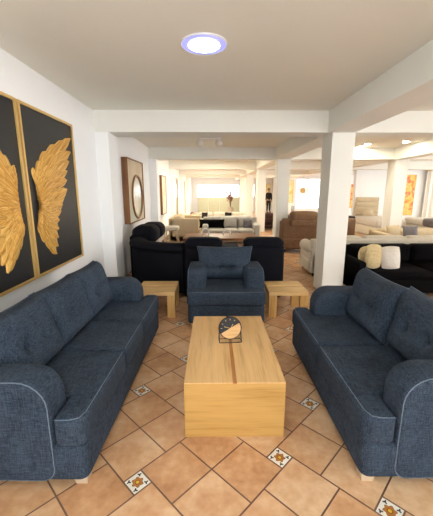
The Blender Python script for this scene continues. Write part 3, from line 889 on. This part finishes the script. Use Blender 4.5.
# the two tall stools / cream side pieces by the left wall
ch = thing('stool', 'cream tall stool by the left wall before the beige sofa', 'stool', (-1.1, 8.3, 0))
MB().rbox(-0.2, 0.2, -0.2, 0.2, 0.58, 0.68, 0.04, bulge=(0, 0, 0.02)).build('seat', M['cream'], ch)
for sx in (-1, 1):
    for sy in (-1, 1):
        MB().tube([(sx * 0.18, sy * 0.18, 0), (sx * 0.15, sy * 0.15, 0.59)], [0.014, 0.02], 8).build('leg', M['beige'], ch)

# ------------------------------------------------------------------ far right: bed, art, curtain
bed = thing('bed', 'white bed with a beige channelled headboard seen right of the near pillar', 'bed', (6.25, 12.95, 0), PI)
hb = MB()
for k in range(6):
    hb.rbox(-0.46, 0.46, 0.0, 0.12, 0.30 + k * 0.175, 0.30 + (k + 1) * 0.175 - 0.006, 0.03)
hb.build('headboard', M['beige'], bed)
MB().rbox(-0.55, 0.55, 0.12, 2.0, 0.0, 0.32, 0.04).build('base', M['cream'], bed)
MB().rbox(-0.54, 0.54, 0.12, 1.98, 0.32, 0.60, 0.08, bulge=(0, 0, 0.02)).build('mattress', M['whitef'], bed)
o = cushion('bed_pillow', 'small beige pillow on the white bed', 0.42, 0.30, 0.14, 'beige', (6.15, 12.45, 0.63), 0, 28)
t = thing('painting', 'orange and red abstract painting on the right wall beyond the far pillar', 'painting', (8.05, 13.2, 0.62))
MB().box(-0.24, 0.24, -0.03, -0.004, 0, 1.60).build('canvas', M['art_o'], t, smooth=False)
f = MB()
f.box(-0.26, 0.26, -0.045, -0.004, -0.02, 0.0).box(-0.26, 0.26, -0.045, -0.004, 1.60, 1.62).box(-0.26, -0.24, -0.045, -0.004, 0, 1.6).box(0.24, 0.26, -0.045, -0.004, 0, 1.6)
f.build('frame', M['goldf'], t, smooth=False)
cu = thing('curtain', 'pale full-length curtain hanging right of the orange painting', 'curtain', (9.6, 13.05, 0))
rows = []
for z in (0.02, 1.2, 2.38):
    rows.append([(-0.95 + 1.9 * k / 60, 0.035 * math.sin(k * 0.9), z) for k in range(61)])
MB().grid(rows).grid([[(p[0], p[1] + 0.012, p[2]) for p in r] for r in rows]).build('cloth', M['curtain'], cu)
MB().tube([(-1.0, 0, 2.40), (1.0, 0, 2.40)], 0.015, 8).build('rod', M['goldf'], cu)
bd2 = thing('bed', 'low bed with grey throw at the far right under the curtain', 'bed', (8.2, 9.6, 0))
MB().rbox(-1.2, 1.2, 0, 2.0, 0.0, 0.42, 0.05).build('base', M['cream'], bd2)
MB().rbox(-1.18, 1.18, 0.02, 1.98, 0.42, 0.66, 0.09).build('mattress', M['whitef'], bd2)
MB().rbox(-1.22, 1.22, 0.3, 0.9, 0.45, 0.70, 0.08, bulge=(0, 0, 0.02)).build('throw', M['dgrey'], bd2)
# yellow art left and behind, sunburst, small frame
t = thing('painting', 'yellow painting on the back wall behind the person in black', 'painting', (4.22, YB, 0.55))
MB().box(-0.22, 0.22, -0.03, -0.004, 0, 1.55).build('canvas', M['art_y'], t, smooth=False)
f = MB(); f.box(-0.24, 0.24, -0.045, -0.004, -0.03, 0.0).box(-0.24, 0.24, -0.045, -0.004, 1.55, 1.58).box(-0.24, -0.22, -0.045, -0.004, 0, 1.55).box(0.22, 0.24, -0.045, -0.004, 0, 1.55)
f.build('frame', M['goldf'], t, smooth=False)
t = thing('painting', 'narrow yellow painting on the far wall left of the straw sunburst', 'painting', (4.80, 20.0, 0.9))
MB().box(-0.22, 0.16, -0.03, -0.004, 0, 1.35).build('canvas', M['art_y'], t, smooth=False)
f = MB(); f.box(-0.24, 0.18, -0.045, -0.004, -0.02, 0.0).box(-0.24, 0.18, -0.045, -0.004, 1.35, 1.37).box(-0.24, -0.22, -0.045, -0.004, 0, 1.35).box(0.16, 0.18, -0.045, -0.004, 0, 1.35)
f.build('frame', M['goldf'], t, smooth=False)
t = thing('painting', 'orange and yellow painting on the far wall just right of the near pillar', 'painting', (8.7, 20.0, 0.55))
MB().box(-0.30, 0.30, -0.03, -0.001, 0, 1.45).build('canvas', M['art_o'], t, smooth=False)
sb = thing('sunburst', 'round straw sunburst hung before the bright far window', 'wall decor', (5.55, 19.85, 1.62))
s_ = MB()
for k in range(28):
    a = 2 * PI * k / 28; l = 0.36 if k % 2 else 0.42
    s_.tube([(0.12 * math.cos(a), 0, 0.12 * math.sin(a)), (l * math.cos(a), 0, l * math.sin(a))], [0.022, 0.008], 5)
s_.build('rays', M['rattan'], sb)
MB().tube([(0.28 * math.cos(2 * PI * k / 32), 0, 0.28 * math.sin(2 * PI * k / 32)) for k in range(32)], 0.03, 6, True).build('hoop', M['rattan'], sb)
MB().lathe([(0.14, -0.02), (0.14, 0.02)], n=20, axis='y').build('centre', M['rattan'], sb)
MB().tube([(0, 0.0, 0.35), (0, 0.0, CZ - 1.62)], 0.004, 5).build('cord', M['rattan'], sb)
gp = thing('small_frame', 'small grey square frame on the far wall, lower left of the sunburst', 'frame', (5.02, 19.99, 0.35))
MB().box(-0.09, 0.06, -0.03, -0.004, 0, 0.32, 0.004).build('frame', M['dgrey'], gp)
MB().box(-0.07, 0.04, -0.034, -0.03, 0.02, 0.30).build('picture', M['mirror'], gp)

# ------------------------------------------------------------------ person in black, far back
def skin_mesh(name, verts, edges, rad, mat, parent, sub=2):
    me = bpy.data.meshes.new(name); me.from_pydata(verts, edges, []); me.materials.append(mat)
    o = bpy.data.objects.new(name, me); COL.objects.link(o); o.parent = parent
    sk = o.modifiers.new('skin', 'SKIN')
    for i, r in enumerate(rad):
        r = r if isinstance(r, tuple) else (r, r)
        me.skin_vertices[0].data[i].radius = r
    me.skin_vertices[0].data[0].use_root = True
    sk.use_smooth_shade = True
    ss = o.modifiers.new('sub', 'SUBSURF'); ss.levels = sub; ss.render_levels = sub
    return o
pr = thing('person', 'person in a black jacket and dark trousers standing before the yellow painting', 'person', (4.16, 23.9, 0), PI * 0.06)
V = [(0, 0, .94), (0, -.01, 1.10), (0, 0, 1.28), (0, 0, 1.42), (0, 0, 1.50), (0, -.015, 1.56), (0, -.02, 1.66), (0, -.01, 1.72)]
E_ = [(i, i + 1) for i in range(7)]
RD = [(.15, .105), (.135, .095), (.155, .105), (.10, .075), .052, .055, (.075, .09), (.055, .065)]
for sg in (-1, 1):
    b = len(V)
    V += [(sg * .17, 0, 1.40), (sg * .215, .01, 1.14), (sg * .22, -.04, .90), (sg * .22, -.06, .84)]; RD += [.055, .043, .03, (.022, .036)]
    E_ += [(3, b), (b, b + 1), (b + 1, b + 2), (b + 2, b + 3)]
    for q in range(4):
        f = len(V); yy = -.085 + .02 * q
        V += [(sg * .22, yy, .79), (sg * .214, yy - .004, .755 - .006 * (q in (1, 2)))]; RD += [.0095, .0085]; E_ += [(b + 3, f), (f, f + 1)]
    f = len(V); V += [(sg * .205, -.10, .83), (sg * .20, -.115, .80)]; RD += [.011, .009]; E_ += [(b + 3, f), (f, f + 1)]
    b = len(V)
    V += [(sg * .09, 0, .86), (sg * .095, -.01, .49), (sg * .10, .015, .10), (sg * .105, -.02, .045), (sg * .115, -.12, .035)]; RD += [.09, .06, .042, .04, (.038, .03)]
    E_ += [(0, b), (b, b + 1), (b + 1, b + 2), (b + 2, b + 3), (b + 3, b + 4)]
skin_mesh('body', V, E_, RD, M['skin'], pr)
JV = [(0, 0, .90), (0, -.01, 1.10), (0, 0, 1.28), (0, 0, 1.43)]; JE = [(0, 1), (1, 2), (2, 3)]; JR = [(.175, .13), (.16, .118), (.18, .125), (.115, .09)]
for sg in (-1, 1):
    b = len(JV); JV += [(sg * .175, 0, 1.40), (sg * .215, .01, 1.14), (sg * .22, -.035, .92)]; JR += [.07, .058, .046]; JE += [(3, b), (b, b + 1), (b + 1, b + 2)]
skin_mesh('jacket', JV, JE, JR, M['cloth'], pr)
TV = [(0, 0, .95), (0, 0, .88)]; TE = [(0, 1)]; TR = [(.165, .12), (.16, .12)]
for sg in (-1, 1):
    b = len(TV); TV += [(sg * .09, 0, .80), (sg * .095, -.01, .49), (sg * .10, .01, .12)]; TR += [.10, .075, .06]; TE += [(1, b), (b, b + 1), (b + 1, b + 2)]
skin_mesh('trousers', TV, TE, TR, M['trouser'], pr)
MB().rbox(-0.085, 0.085, -0.06, 0.105, 1.62, 1.80, 0.078).build('hair', M['hair'], pr)
for sg in (-1, 1):
    MB().rbox(sg * .11 - .048, sg * .11 + .048, -0.19, 0.055, 0.0, 0.085, 0.035).build('shoe', M['shoe'], pr)
    MB().lathe([(0.004, -0.006), (0.011, 0.0), (0.004, 0.006)], (sg * 0.032, -0.104, 1.675), 10, 'y').build('eye', M['hair'], pr)
    MB().rbox(sg * .082 - .01, sg * .082 + .01, -0.02, 0.02, 1.63, 1.69, 0.009).build('ear', M['skin'], pr)
MB().rbox(-0.014, 0.014, -0.13, -0.09, 1.63, 1.675, 0.012).build('nose', M['skin'], pr)
MB().rbox(-0.026, 0.026, -0.112, -0.09, 1.596, 1.61, 0.006).build('mouth', M['shoe'], pr)

# ------------------------------------------------------------------ light
w = bpy.data.worlds.new('daylight'); S.world = w; w.use_nodes = True
bg = w.node_tree.nodes['Background']
bg.inputs[0].default_value = (0.93, 0.97, 1.0, 1); bg.inputs[1].default_value = 2.6

# ------------------------------------------------------------------ camera
cam = bpy.data.cameras.new('camera'); co = bpy.data.objects.new('camera', cam); COL.objects.link(co)
cam.sensor_fit = 'HORIZONTAL'; cam.sensor_width = 36.0; cam.lens = 36.0 * 315.0 / 433.0
co.location = (0, 0, 1.59); co.rotation_euler = (math.radians(78), 0, math.radians(-0.62))
cam.clip_start = 0.05; cam.clip_end = 200
S.camera = co
